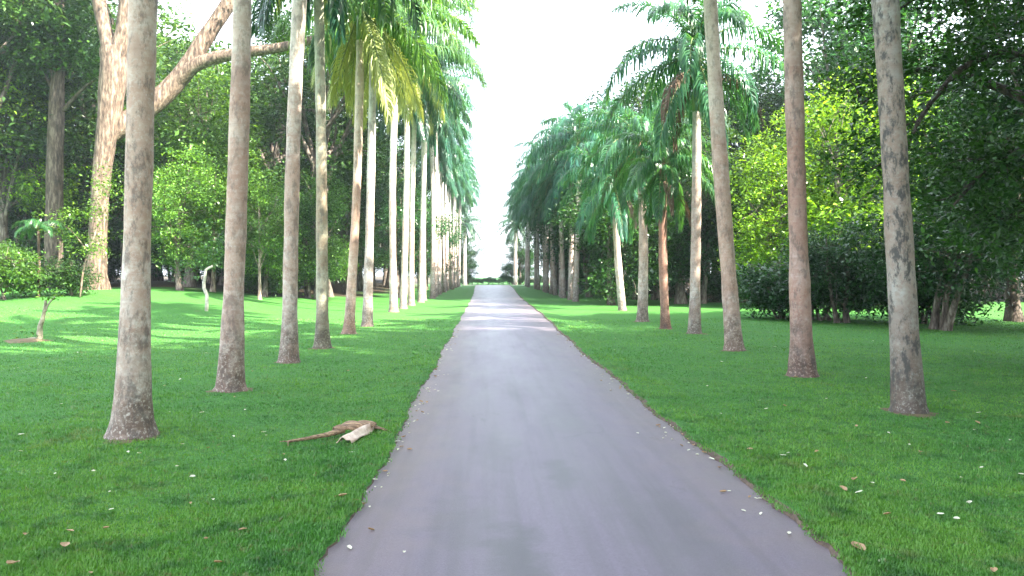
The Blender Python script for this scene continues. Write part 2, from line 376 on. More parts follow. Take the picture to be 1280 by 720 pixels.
# lawn blades, denser close to the camera
def lawn_blades(N):
    rg = np.random.default_rng(11)
    inv = rg.uniform(1 / 34, 1 / 3.6, N); Y = 1 / inv
    X = (rg.uniform(-60, 1340, N) - VX) * Y / F
    cr_ = .09 * rg.random(N) ** 2 * (np.sin(Y * 9) * np.sin(Y * 2.3 + 1) > -.25)
    m = (X < road_l(Y) + .01 + cr_ + wob(Y, 1)) | (X > road_r(Y) - .01 - cr_ + wob(Y, 2.2))
    for (bx, by, br) in SOILS: m &= ~(np.hypot(X - bx, Y - by) < br * (.25 + .95 * rg.random(N)))
    X, Y = X[m], Y[m]; N = len(X)
    dens = np.sin(X * 2.1 + np.sin(Y * 1.3) * 2) * np.sin(Y * 1.9 + X * .6)
    hgt = (.012 + .020 * rg.random(N) ** 1.5 + .007 * dens) * (1 + Y / 50)
    wid = (.004 + .0035 * rg.random(N)) * (1 + Y / 7)
    az = rg.uniform(0, 2 * np.pi, N); lean = rg.uniform(.1, .9, N)
    dd = np.minimum(np.abs(X - road_l(Y)), np.abs(X - road_r(Y)))
    base = np.stack([X, Y, gz(X, Y) - .003 + .040 * (1 - sstep(.15, .9, dd))], -1)
    side = np.stack([np.cos(az), np.sin(az), 0 * az], -1)
    tip = base + np.stack([-np.sin(az) * lean * hgt, np.cos(az) * lean * hgt, hgt], -1)
    V = np.stack([base - side * wid[:, None] / 2, base + side * wid[:, None] / 2, tip], 1).reshape(-1, 3)
    mbg = MB(); mbg.add(V, [np.arange(3 * N).reshape(-1, 3)])
    tag(link('lawn_grass', mbg.mesh('lawn_grass', GRASS)), 'short mown green grass covering both lawns', 'grass', kind='stuff')
lawn_blades(620000)

# ------------------------------------------------------------------ palms
def frond_mesh(name, e0, bend, L, mat, rmat, seed, leaf=.78, droop=.6, stations=76, lw=.050):
    """feather leaf: rachis arching from elevation e0 (deg) by bend (deg), drooping leaflets on both sides"""
    rg = np.random.default_rng(seed); m = MB()
    t = np.linspace(0, 1, 22); ang = R(e0) - R(bend) * t ** 1.25; ds = L / 21
    px = np.concatenate([[0], np.cumsum(np.cos(ang[:-1]) * ds)]); pz = np.concatenate([[0], np.cumsum(np.sin(ang[:-1]) * ds)])
    py = .12 * L * rg.normal() * t ** 2 * .4
    P = np.stack([px, py, pz], -1)
    m.tube(P, .035 * (1 - t) + .005, 5, False)
    nr = m.n
    s = np.repeat(np.linspace(.13, .995, stations), 2) + rg.normal(size=2 * stations) * .004
    s = np.clip(s, .1, 1); sd = np.tile([1., -1.], stations)
    ix = s * 21; i0 = np.clip(ix.astype(int), 0, 20); u = (ix - i0)[:, None]
    c = P[i0] * (1 - u) + P[i0 + 1] * u
    T = P[i0 + 1] - P[i0]; T /= np.linalg.norm(T, axis=1)[:, None]
    S = np.stack([0 * s, sd, 0 * s], -1); U = np.cross(T, np.array([0, 1., 0])[None]) * -1
    U = np.where(U[:, 2:] < 0, -U, U)
    ln = leaf * (.45 + .75 * np.sin(np.pi * np.clip(s * .92 + .05, 0, 1))) * (.85 + .3 * rg.random(len(s)))
    d1 = T * (.35 + .5 * s[:, None]) + S * (.9 - .35 * s[:, None]) + U * (.25 + .35 * rg.normal(size=(len(s), 1)))
    d1 /= np.linalg.norm(d1, axis=1)[:, None]
    dn = np.array([0, 0, -1.])[None]
    dr = droop * (.8 + .5 * rg.random((len(s), 1)))
    d2 = d1 * (1 - dr * .6) + dn * dr; d2 /= np.linalg.norm(d2, axis=1)[:, None]
    d3 = d1 * (1 - dr) * .5 + dn * (dr * 1.5) + .001; d3 /= np.linalg.norm(d3, axis=1)[:, None]
    w = np.cross(d1, U); w /= np.linalg.norm(w, axis=1)[:, None] + 1e-9
    a = c; b2 = c + d1 * ln[:, None] * .3; c2 = b2 + d2 * ln[:, None] * .35; tip = c2 + d3 * ln[:, None] * .35
    V = np.stack([a - w * lw * .3, a + w * lw * .3, b2 + w * lw * .5, b2 - w * lw * .5, c2 + w * lw * .4, c2 - w * lw * .4, tip], 1).reshape(-1, 3)
    k = np.arange(len(s))[:, None] * 7
    nf = len(m.f); m.add(V, [k + np.array([[0, 1, 2, 3]]), k + np.array([[3, 2, 4, 5]]), k + np.array([[5, 4, 6]])])
    me = m.mesh(name, [mat, rmat], False)
    mi = np.zeros(len(me.polygons), np.int32); mi[:21 * 5] = 1; me.polygons.foreach_set('material_index', mi)
    return me
CLASSES = []                                     # spear, upper, mid, low, hanging
for k, (e0, bend, L, dr) in enumerate([(82, 45, 2.6, .3), (68, 95, 3.5, .55), (48, 112, 3.8, .72), (20, 98, 3.8, .8), (-10, 72, 3.6, .85), (-42, 42, 3.4, .8)]):
    CLASSES.append([frond_mesh('frond', e0 + 4 * v, bend + 6 * v, L, FROND, RACHIS, 100 + 10 * k + v, droop=dr) for v in (-1, 0, 1)])
YELLOW = [frond_mesh('yellow_frond', -42 - 14 * v, 40 - 10 * v, 2.9, FROND_Y, RACHIS, 170 + v, droop=.85, leaf=.62, lw=.034, stations=90) for v in range(2)]
DEAD = [frond_mesh('dead_frond', -12 - 14 * v, 76 - 12 * v, 3.1, FROND_D, RACHIS_D, 180 + v, droop=.95, leaf=.42, stations=50) for v in range(2)]
TINTS = [(1, 1, 1), (.9, 1.05, 1.15), (1.15, 1.1, .85), (.8, .95, 1.1), (1.05, 1.15, 1.0)]

def palm(base, top, label, group, seed, r=.19, rb=.27, nf=99, shaft=1.4, green=True, yellow=0, dead=0, fs=1.0, bark=(1, 1, 1), mid=None, far=False, tint=None, aim=None, mott=.4):
    """royal palm: ringed trunk swollen at the foot, crownshaft, feathery fronds"""
    rg = np.random.default_rng(seed); base = Vector(base); top = Vector(top) - base
    root = thing('palm_tree', base, label, 'palm', group); r *= .87; rb *= .86
    ctrl = [(0, 0, -.05)] + ([tuple(Vector(mid) - base)] if mid else [tuple(top * .5 + Vector((rg.normal() * .05, rg.normal() * .05, 0)))]) + [tuple(top)]
    nseg = 14 if far else 44
    P = spline(ctrl, nseg)
    if not far: P = np.vstack([P[:1], [P[0] + (P[1] - P[0]) * q for q in (.18, .3, .45, .7)], P[1:]]); nseg += 4
    z = P[:, 2]; hh = top.z
    rad = r * (1.02 - .14 * (z / hh)) * (1 + .035 * np.sin(z * 1.3 + seed) + .025 * np.sin(z * 3.7 + 2 * seed) + .03 * np.sin(z * .6 + 3 * seed)) + (rb - r) * np.exp(-np.clip(z, 0, None) / .5) + .015 * np.exp(-np.clip(z, 0, None) / 1.6) + .035 * np.exp(-np.clip(z, 0, None) / .06)
    if not far: rad = rad * (1 + .012 * rg.normal(size=nseg))
    m = MB(); m.tube(P, rad, 8 if far else 18, False, 0 if far else .014, rg)
    tr = link('trunk', m.mesh('trunk', PALM_BARK, True), root); tr.color = (*bark, mott)
    dirv = Vector(P[-1] - P[-2]).normalized()
    sp = [P[-1] + np.array(dirv) * t * shaft for t in np.linspace(-.02, 1, 7)]
    m = MB(); m.tube(sp, np.array([.95, 1.12, 1.1, .98, .85, .68, .5]) * r * .9, 8 if far else 14, True)
    link('crownshaft', m.mesh('crownshaft', SHAFT if green else SHAFT_R, True), root)
    hub = top + dirv * shaft * .93
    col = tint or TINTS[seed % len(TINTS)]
    a0 = rg.uniform(0, 6.28); plan = [0] + [1] * 4 + [2] * 5 + [3] * 5 + [4] * 4 + [5] * 4
    if yellow > 2: plan = [k for i, k in enumerate(plan) if k < 4 or (k == 4 and i % 2)]
    if far:
        m = MB()
        for i, k in enumerate(plan):
            me = CLASSES[k][i % 3]; v = np.empty(len(me.vertices) * 3, np.float32); me.vertices.foreach_get('co', v); v = v.reshape(-1, 3) * fs
            az = a0 + i * 2.39996; ca, sa = math.cos(az), math.sin(az)
            v = np.stack([v[:, 0] * ca - v[:, 1] * sa + hub.x, v[:, 0] * sa + v[:, 1] * ca + hub.y, v[:, 2] + hub.z], -1)
            q = np.array([p.vertices[:] for p in me.polygons if len(p.vertices) == 4]); t3 = np.array([p.vertices[:] for p in me.polygons if len(p.vertices) == 3])
            m.add(v, [q, t3])
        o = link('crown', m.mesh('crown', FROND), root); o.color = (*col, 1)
        return root
    for i, k in enumerate(plan):
        o = link('frond', CLASSES[k][int(rg.integers(3))], root, hub + dirv * (.06 if k < 2 else -.04 * (k - 2)))
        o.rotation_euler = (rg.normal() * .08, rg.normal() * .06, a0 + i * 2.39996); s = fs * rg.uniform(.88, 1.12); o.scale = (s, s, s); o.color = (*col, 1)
    for i in range(yellow):
        o = link('yellow_frond', YELLOW[i % 2], root, hub - dirv * .3); o.rotation_euler = (0, 0, a0 + i * 1.7 + .4); o.scale = (fs * rg.uniform(.85, 1.15),) * 3
        o['label'] = 'yellowing frond hanging below the crown'
    for i in range(dead):
        o = link('dead_frond', DEAD[i % 2], root, hub - dirv * .5); o.rotation_euler = (0, 0, (aim if aim is not None else a0) + i * 2.1); o.scale = (fs,) * 3
        o['label'] = 'dry brown frond hanging down'
    return root

ORD = 'first second third fourth fifth sixth seventh eighth ninth tenth eleventh twelfth'.split()
# base pixel, upper trunk pixel, trunk height, options
LEFT = [((165, 545), (178, 0), 10.5, dict(r=.185, rb=.29, bark=(1.1, 1.06, 1.0), mott=.55)),
        ((288, 488), (300, 0), 11.0, dict(r=.185, rb=.27, bark=(1.05, .95, .9))),
        ((361, 453), (378, 0), 11.0, dict(r=.185, rb=.25, bark=(1.02, .96, .92), mott=.45)),
        ((403, 435), (398, 0), 10.0, dict(r=.165, rb=.26, bark=(.72, .76, .62), mott=.5, yellow=2)),
        ((436, 417), (449, 90), 9.3, dict(fs=1.15, r=.165, rb=.25, bark=(1.1, .95, .84), yellow=6, tint=(2.0, 1.7, 1.0))),  # raised tints on these crowns imitate white glare on lit leaflets
        ((459, 408), (466, 90), 9.8, dict(fs=1.15, r=.18, rb=.25, yellow=6, tint=(2.0, 1.7, 1.1))),
        ((492, 390), (495, 90), 12.6, dict(fs=1.25, r=.20, rb=.27, yellow=3, tint=(1.8, 1.6, 1.2), bark=(1.15, 1.1, 1.05))),
        ((504, 386), (508, 150), 13.2, dict(fs=1.3, r=.20, rb=.26, yellow=4, tint=(1.8, 1.6, 1.2), bark=(1.15, 1.1, 1.05))),
        ((514, 382), (518, 170), 12.6, dict(fs=1.25, r=.19, rb=.26, yellow=2, bark=(1.1, 1.08, 1.02))),
        ((526, 378), (531, 190), 13.4, dict(fs=1.3, r=.20, rb=.27, bark=(1.2, 1.18, 1.15)))]
LOOK_L = ['pale blotched palm trunk nearest the camera on the left lawn', 'pinkish palm trunk with a dark foot, second from the camera on the left',
          'pale speckled palm trunk, third from the camera on the left', 'slim greenish grey palm, fourth from the camera on the left',
          'warm brown palm under yellowing fronds, fifth from the camera on the left', 'palm under yellow fronds, sixth from the camera on the left',
          'pale palm after the gap in the left row, seventh from the camera', 'pale palm with yellow fronds, eighth from the camera on the left',
          'pale slender palm, ninth from the camera on the left', 'whitish palm trunk, tenth from the camera on the left']
def place(b, u, h):
    X, Y, Z = gp(*b); p = at(u[0], u[1], Y); t = (h - 0) / (p.z - Z)
    return (X, Y, Z), (X + (p.x - X) * t, Y, Z + h)
for k, (b, u, h, o) in enumerate(LEFT):
    ba, to = place(b, u, h); palm(ba, to, LOOK_L[k], 'palms of the left row', 20 + k, **o)
RIGHT = [((1136, 515), (1103, 0), 10.5, dict(r=.195, rb=.25, bark=(.62, .64, .62), mott=.95)),
         ((1003, 470), (991, 0), 11.0, dict(r=.20, rb=.28, bark=(.85, .68, .64), mott=.5)),
         ((918, 438), (889, 0), 11.5, dict(r=.215, rb=.27, bark=(1.1, .98, .92), dead=1, aim=.2)),
         ((868, 417), (872, 60), 7.1, dict(r=.185, rb=.23, shaft=2.0, bark=(1.0, 1.0, 1.0), fs=.95, dead=3, aim=-.3, tint=(1.3, 1.5, 1.5))),
         ((832, 411), (829, 250), 4.9, dict(r=.17, rb=.21, shaft=.9, green=False, dead=2, aim=-1.6, bark=(.72, .5, .42), tint=(1.5, 1.6, 1.2), fs=.66)),
         ((803, 402), (801, 200), 6.0, dict(r=.215, rb=.29, shaft=1.3, green=False, dead=1, aim=2.4, bark=(1.05, 1.02, 1.0), tint=(1.3, 1.5, 1.5), fs=.85)),
         ((778, 388), (766, 220), 5.6, dict(r=.22, rb=.25, shaft=1.2, dead=2, aim=-1.2, tint=(1.1, 1.4, 1.5), bark=(1.1, 1.1, 1.1), fs=.95))]
LOOK_R = ['dark lichen-spotted palm trunk nearest the camera on the right lawn', 'brownish palm trunk, second from the camera on the right',
          'pale leaning palm trunk, third from the camera on the right', 'slim palm with a green crownshaft, fourth from the camera on the right',
          'short reddish brown palm with dry hanging fronds, fifth on the right', 'stout grey palm with a red brown crownshaft, sixth on the right',
          'pale blotched palm with dry fronds, seventh from the camera on the right']
for k, (b, u, h, o) in enumerate(RIGHT):
    ba, to = place(b, u, h); palm(ba, to, LOOK_R[k], 'palms of the right row', 50 + k, **o)
# the rows run on to the crossing path
rg = np.random.default_rng(5)
for k, Y in enumerate(np.arange(59, 136, 4.2)):
    X = -4.35 + rg.normal() * .2; h = rg.uniform(12.5, 15); far = Y > 74
    palm((X, Y, 0), (X + rg.normal() * .2, Y + rg.normal() * .2, h), 'distant pale palm in the left row beyond the tenth trunk', 'distant palms of the left row', 200 + k, r=.2, rb=.26, far=far, fs=1.08, tint=(1.05, 1.45, 1.6), bark=(1.1, 1.1, 1.12))  # cyan tint paints distance haze into the far fronds
for k, Y in enumerate([56, 60, 64.5, 69, 73.5, 78, 83, 88, 93, 98, 104, 110, 117, 124, 131]):
    X = 6.6 + rg.normal() * .2; h = 8.2 + (Y - 60) * .055 + rg.uniform(-.6, .8) + (1.6 if k == 0 else 0); far = Y > 74
    palm((X, Y, 0), (X + rg.normal() * .25, Y + rg.normal() * .2, h), 'distant grey palm in the right row beyond the dark bushy tree', 'distant palms of the right row', 300 + k, r=.21, rb=.26, far=far, fs=1.2, tint=(1.0, 1.45, 1.75), bark=(1.0, 1.02, 1.08))  # frond tint carries painted haze here too
for X, lab in ((-3.6, 'bright white palm trunk at the far end of the avenue, left of the crossing'), (5.6, 'bright white palm trunk at the far end of the avenue, right of the crossing')):
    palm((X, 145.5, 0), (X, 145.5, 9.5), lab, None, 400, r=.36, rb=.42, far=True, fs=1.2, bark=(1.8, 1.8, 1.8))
# two palms beside and behind the camera that share the shade (rows continue)
palm((-4.2, 5.4, 0), (-4.1, 5.4, 10.5), 'palm beside the camera on the left lawn', 'palms of the left row', 501)
palm((5.9, 6.6, 0), (5.8, 6.6, 10.5), 'palm beside the camera on the right lawn', 'palms of the right row', 502)

# ------------------------------------------------------------------ broadleaf trees
def leaf_cloud(m, rg, cen, nl, spread, size, flat=.6, out=None):
    N = len(cen) * nl
    c = np.repeat(cen, nl, 0) + rg.normal(size=(N, 3)) * spread * np.array([1, 1, flat])
    d = rnd_unit(rg, N) * np.array([1, 1, .55]); d[:, 2] -= .25; d /= np.linalg.norm(d, axis=1)[:, None]
    up = rnd_unit(rg, N) * .75 + np.array([0, 0, 1.])
    w = np.cross(d, up); w /= np.linalg.norm(w, axis=1)[:, None] + 1e-9
    nrm = np.cross(w, d); L = size * np.repeat(rg.uniform(.7, 1.3, len(cen)), nl) * rg.uniform(.45, 1.5, N)
    m.leaves(c, d, w, L, L * rg.uniform(.38, .55, N), nrm)
def lobes_of(rg, z0, z1, r, n, rl):
    zc, hz = (z0 + z1) / 2, (z1 - z0) / 2
    p = rnd_unit(rg, n) * rg.uniform(.45, .85, n)[:, None] * np.array([r, r, hz]); p[:, 2] += zc
    return p, rl * rg.uniform(.7, 1.3, n)
def gen_tree(seed, Ht, tr, z0, r, nlobe, rl, nclump, nl, size, multi=1, spread=.42):
    """trunk with limbs reaching into uneven leafy lobes"""
    rg = np.random.default_rng(seed); lp, lr = lobes_of(rg, z0, Ht - rl * .5, r, nlobe, rl)
    mt = MB()
    for q in range(multi):
        lean = np.array([rg.normal() * .35, rg.normal() * .35, 0]) * (1 + (multi > 1) * 1.4)
        off = np.array([rg.normal(), rg.normal(), 0]) * (.18 if multi > 1 else 0)
        top = np.array([0, 0, Ht * .72]) + lean * Ht * .12
        P = spline([off + (0, 0, -.15), off + lean * .4 + (rg.normal() * .1, 0, Ht * .22), off + lean * .8 + (0, rg.normal() * .2, Ht * .45), off + top], 12)
        z = np.clip(P[:, 2] / (Ht * .72), 0, 1)
        mt.tube(P, tr * (1 - .75 * z) + tr * .6 * np.exp(-np.clip(P[:, 2], 0, 9) / (tr * 1.6)), 9, False, .05, rg)
        for i in range(q, nlobe, multi):
            s = P[int(rg.integers(4, 10))]; e = lp[i]; mid = (s + e) / 2 + np.array([rg.normal() * .4, rg.normal() * .4, .4])
            Q = spline([s, mid, e], 8); r0 = tr * rg.uniform(.28, .45)
            mt.tube(Q, np.linspace(r0, r0 * .25, 8), 6, False, .06, rg)
            for _ in range(3):
                e2 = e + rnd_unit(rg, 1)[0] * lr[i] * .9; s2 = Q[int(rg.integers(3, 7))]
                mt.tube(spline([s2, (s2 + e2) / 2 + rg.normal(size=3) * .2, e2], 6), np.linspace(r0 * .4, .012, 6), 4, False)
    mc = MB(); cs = []
    per = np.maximum(3, (nclump * lr ** 2 / (lr ** 2).sum()).astype(int))
    for p, q, k in zip(lp, lr, per):
        u = rnd_unit(rg, k); cs.append(p + u * (q * rg.uniform(.55, 1.12, k))[:, None] * np.array([1, 1, .75]))
    cs = np.concatenate(cs); cs = cs[cs[:, 2] > z0 * .55]
    leaf_cloud(mc, rg, cs, nl, spread, size)
    return mt.mesh('trunk', BARK, True), mc.mesh('crown', LEAF)
KINDS = {'tall': [gen_tree(1, 19, .42, 5.0, 5.2, 16, 2.3, 420, 52, .27), gen_tree(2, 17, .36, 4.5, 4.8, 15, 2.1, 400, 50, .25)],
         'mid': [gen_tree(3, 13, .28, 2.6, 4.2, 15, 1.8, 420, 48, .22), gen_tree(4, 12, .25, 2.2, 4.4, 14, 1.8, 400, 48, .22)],
         'loose': [gen_tree(5, 12, .17, 3.0, 3.6, 13, 1.3, 240, 42, .22, spread=.38)],
         'bushy': [gen_tree(6, 8, .20, .6, 3.3, 16, 1.5, 460, 44, .20), gen_tree(12, 7.5, .16, .5, 3.2, 15, 1.4, 420, 44, .19, multi=3)],
         'shrub': [gen_tree(7, 3.0, .05, .15, 1.7, 12, .8, 240, 36, .15, multi=4, spread=.26), gen_tree(8, 2.4, .045, .1, 1.6, 11, .7, 220, 36, .14, multi=5, spread=.24)]}
def tree(kind, x, y, s, label, cat='tree', group=None, tint=(1, 1, 1), bark=(1, 1, 1), seed=0, sz=None, name=None):
    rg = random.Random(seed * 77 + int(x * 13 + y * 7)); mt, mc = KINDS[kind][rg.randrange(len(KINDS[kind]))]
    o = thing(name or ('shrub' if kind == 'shrub' else 'broadleaf_tree'), (x, y, float(gz(x, y))), label, cat, group, rg.uniform(0, 6.28))
    o.scale = (s, s, sz or s)
    a = link('trunk', mt, o); a.color = (*bark, 1)
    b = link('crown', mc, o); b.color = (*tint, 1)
    return o

PALM_PX = sorted([(b[0], i, 'left') for i, (b, *_r) in enumerate(LEFT)] + [(b[0], i, 'right') for i, (b, *_r) in enumerate(RIGHT)])
def where(x, y):
    px = VX + F * x / y
    lo = [p for p in PALM_PX if p[0] <= px]; hi = [p for p in PALM_PX if p[0] > px]
    if not lo: return 'left of the first left palm'
    if not hi: return 'right of the first right palm'
    if lo[-1][2] != hi[0][2]: return 'behind the far %s palms' % ('left' if x < 0 else 'right')
    a, b = sorted((lo[-1][1], hi[0][1])); return 'between the %s and %s %s palms' % (ORD[a], ORD[b], lo[-1][2])
DARK, MIDG, LITE, YEL = (.5, .7, .75), (1, 1, 1), (1.7, 1.6, .95), (3.7, 3.0, .85)  # YEL is raised to paint sunlight into the foliage colour
NAMES = {'tall': 'tall', 'mid': 'middling', 'loose': 'loose airy', 'bushy': 'low bushy', 'shrub': 'leafy'}
HUE = {DARK: 'dark green', MIDG: 'green', LITE: 'bright green', YEL: 'yellow-green'}
used = {}
def wood(ws):
    seen = {}
    for kind, x, y, sc, tint, sd in sorted(ws, key=lambda w: w[2]):
        side = 'left' if x < 0 else 'right'
        core = '%s %s %s seen %s' % (NAMES[kind], HUE[tint], 'shrub' if kind == 'shrub' else 'tree', where(x, y))
        k = seen[core] = seen.get(core, 0) + 1
        lab = ('nearest ' if k == 1 else (ORD + ['farther'] * 40)[k - 1] + ' nearest ' if k < 13 else 'farther ') + core
        c = 'shrub' if kind == 'shrub' else 'tree'
        tree(kind, x, y, sc, lab, c, '%ss of the %s wood' % (c, side), tint, seed=sd)
W = []
rw = random.Random(3)
def row(x0, dx, Y0, Y1, st, kinds, tints, s=(1.0, 1.3)):
    y = Y0
    while y < Y1:
        W.append((rw.choice(kinds), x0 + dx * (y - Y0) + rw.uniform(-1.3, 1.3), y + rw.uniform(-1.5, 1.5), rw.uniform(*s), rw.choice(tints), len(W))); y += st
# left wood
row(-12.5, .0, 62, 140, 9, ['tall', 'mid', 'mid'], [DARK, MIDG, DARK])
row(-21, .02, 54, 135, 10, ['tall', 'mid'], [MIDG, LITE, YEL], (1.15, 1.5))
row(-31, .02, 50, 130, 10, ['tall', 'tall', 'mid'], [MIDG, LITE], (1.3, 1.65))
row(-43, .0, 56, 130, 12, ['tall'], [DARK, MIDG], (1.3, 1.6))
row(-56, .0, 62, 120, 14, ['tall'], [DARK], (1.1, 1.3))
row(-14, -.35, 52, 75, 5, ['shrub', 'bushy'], [DARK, MIDG], (.8, 1.1))
row(-33, .25, 58, 120, 6, ['bushy'], [DARK], (.8, 1.1))
row(-26, .0, 60, 135, 10, ['tall', 'mid'], [MIDG, LITE], (1.2, 1.5))
row(-70, .0, 60, 130, 11, ['tall'], [DARK], (1.2, 1.4))
row(-48, .1, 60, 120, 6, ['bushy'], [DARK], (1.0, 1.4))
row(-18, -.1, 64, 130, 6, ['bushy', 'shrub'], [DARK, MIDG], (.9, 1.3))
# right wood
row(17, .0, 64, 135, 10, ['mid', 'tall'], [DARK])
row(58, .0, 46, 120, 12, ['tall'], [DARK], (1.2, 1.4))
row(38, .2, 56, 100, 6, ['bushy'], [DARK], (1.0, 1.4))
row(10.5, .05, 60, 130, 6, ['bushy', 'shrub'], [DARK], (.8, 1.1))
row(12.0, .0, 52, 140, 7, ['tall', 'tall', 'mid'], [DARK, MIDG], (1.05, 1.3))
row(21, .0, 62, 135, 11, ['tall', 'mid'], [DARK, MIDG])
row(31, .0, 64, 130, 12, ['tall', 'mid'], [DARK, MIDG])
row(44, .0, 58, 130, 13, ['tall'], [DARK, MIDG])
row(13, .55, 50, 78, 5, ['bushy', 'shrub'], [DARK], (.8, 1.1))
row(27, .3, 50, 110, 7, ['bushy'], [DARK], (.8, 1.1))
wood(W)

# individual trees the photograph shows
tree('bushy', 7.9, 50, 1.05, 'dark green bushy tree leafy to the ground, beside the far right palms', 'tree', None, (.75, .95, .8), seed=1)
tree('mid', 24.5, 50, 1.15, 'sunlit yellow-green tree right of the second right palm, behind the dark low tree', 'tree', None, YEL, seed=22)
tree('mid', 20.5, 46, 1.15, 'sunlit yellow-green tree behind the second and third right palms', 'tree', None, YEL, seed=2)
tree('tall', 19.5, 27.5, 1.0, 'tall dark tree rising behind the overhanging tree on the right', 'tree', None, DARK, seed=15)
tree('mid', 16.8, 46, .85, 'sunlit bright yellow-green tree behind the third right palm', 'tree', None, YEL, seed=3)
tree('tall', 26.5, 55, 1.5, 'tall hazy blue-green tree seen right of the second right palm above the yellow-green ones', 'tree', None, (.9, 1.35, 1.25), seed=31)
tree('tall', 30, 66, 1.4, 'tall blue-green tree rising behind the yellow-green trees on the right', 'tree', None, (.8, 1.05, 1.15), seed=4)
tree('bushy', 14.4, 32, .62, 'dark low tree with drooping foliage behind the second right palm', 'tree', None, DARK, seed=5)
tree('bushy', 15.6, 27.5, .78, 'dark many-stemmed tree right of the nearest right palm', 'tree', None, DARK, seed=6)
tree('mid', 21.5, 32.5, 1.05, 'dark tree with a thick trunk at the right edge', 'tree', None, (.6, .8, .7), bark=(.6, .55, .5), seed=7)
for k, (x, y, sc, lb) in enumerate([(14.4, 33.5, 1.35, 'dark drooping shrub reaching the grass behind the second right palm'), (12.9, 34.5, 1.15, 'smaller dark shrub just left of the drooping one, behind the second right palm'),
                                   (17.2, 30.5, 1.3, 'dark leafy shrub behind the many-stemmed tree on the right')]):
    tree('shrub', x, y, sc, lb, 'shrub', None, (.45, .7, .7), seed=170 + k)
tree('loose', -17.0, 50, .85, 'sunlit light green slender tree behind the second left palm', 'tree', None, LITE, seed=8, bark=(1.6, 1.5, 1.4))
tree('loose', -13.5, 48, .62, 'small pale-stemmed light green tree behind the third left palm', 'tree', None, LITE, seed=9, bark=(2, 1.9, 1.8))
tree('mid', -11.5, 55, .72, 'bright leafy tree behind the third and fourth left palms', 'tree', None, (1.35, 1.4, 1.0), seed=10)
tree('shrub', -22.2, 37, 1.15, 'bright leafy shrub at the left edge of the lawn', 'shrub', None, LITE, seed=11)
tree('shrub', -20.3, 39.5, .8, 'lower leafy shrub beside the bright one at the left edge', 'shrub', None, MIDG, seed=12)
for k, (x, y, s, kd, lb) in enumerate([(-4.0, 149, .82, 'mid', 'small green tree at the end of the avenue, left of the crossing'), (-7, 152, .7, 'mid', 'rounded tree beside the left end of the crossing path'),
                                       (6.6, 149, .78, 'mid', 'small dark tree at the end of the avenue, right of the crossing'), (8.5, 153, .65, 'mid', 'dark tree beside the right end of the crossing path')]):
    tree(kd, x, y, s, lb, 'tree', None, (.6, .85, .75), seed=40 + k)
for k, x in enumerate(np.arange(-7, 11, .95)):
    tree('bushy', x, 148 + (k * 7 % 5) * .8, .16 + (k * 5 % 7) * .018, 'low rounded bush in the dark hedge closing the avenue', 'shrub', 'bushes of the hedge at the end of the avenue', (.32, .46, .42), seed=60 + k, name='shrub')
for k, (x, y, kd, sc) in enumerate([(-7.2, 66, 'mid', .8), (-7.4, 76, 'mid', .85), (-7, 87, 'mid', .9), (-7.3, 99, 'mid', .9), (-7, 112, 'mid', 1.0)]):
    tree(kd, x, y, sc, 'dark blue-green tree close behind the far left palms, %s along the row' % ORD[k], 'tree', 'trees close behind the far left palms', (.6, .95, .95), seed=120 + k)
for k, (x, y, kd, sc) in enumerate([(8.9, 68, 'bushy', 1.1), (9.2, 78, 'mid', .8), (9, 89, 'mid', .9), (9.2, 102, 'mid', .9)]):
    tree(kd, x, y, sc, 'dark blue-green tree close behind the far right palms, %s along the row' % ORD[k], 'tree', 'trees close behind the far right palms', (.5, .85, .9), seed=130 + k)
for k, (px, Y, kd, sc, lb) in enumerate([(225, 48, 'mid', .72, 'pale bright leafy tree between the first and second left palms'), (330, 51, 'mid', .68, 'pale bright leafy tree between the second and third left palms'),
        (8, 54, 'tall', 1.0, 'tall sunlit yellow-green tree at the upper left edge'), (385, 56, 'bushy', .8, 'bright bushy tree between the third and fourth left palms')]):
    tree(kd, (px - VX) * Y / F, Y, sc, lb, 'tree', None, (2.6, 2.4, 1.6) if k != 2 else YEL, seed=140 + k)  # strong tint puts sunlight into the leaf colour
for k, (x, y, sc, lb) in enumerate([(-3.6, 152, .8, 'leafy bush tree filling the left side of the gap at the end of the avenue'), (5.2, 152, .7, 'leafy bush tree filling the right side of the gap at the end of the avenue')]):
    tree('bushy', x, y, sc, lb, 'tree', None, (.7, 1.05, .8), seed=160 + k)
# unseen trees added right of and behind the camera to shade the road
for k, (x, y, kd, s) in enumerate([(14, 6, 'tall', 1.0), (14, -2, 'tall', 1.05), (21, 12, 'tall', 1.15), (23, 3, 'tall', 1.15), (21, -7, 'tall', 1.1), (14, -11, 'tall', 1.0), (30, 8, 'tall', 1.3), (31, -4, 'tall', 1.3), (30, 19, 'tall', 1.25), (24, 21, 'tall', 1.0), (37, 13, 'tall', 1.3), (30, -15, 'tall', 1.25), (17.5, 9, 'tall', 1.0), (17.5, 1, 'mid', 1.2), (19, 16, 'mid', 1.2), (18, -6, 'tall', 1.0), (12.5, 1, 'mid', 1.15), (12.5, -5, 'mid', 1.15), (20, 5, 'mid', 1.3), (11.5, -2, 'tall', 1.25), (12.5, -8, 'tall', 1.3), (10.5, 4, 'tall', 1.15), (10, -15, 'tall', 1.2), (16, -20, 'tall', 1.3), (22, -24, 'tall', 1.4), (5, -20, 'tall', 1.2), (27, -10, 'tall', 1.5), (33, 3, 'tall', 1.5), (20, -14, 'tall', 1.4)]):
    tree(kd, x, y, s, 'tall unseen tree added right of the camera to shade the road', 'tree', 'added shade trees right of the camera', MIDG, seed=80 + k, sz=s * (1.3 if kd == 'tall' else 1))

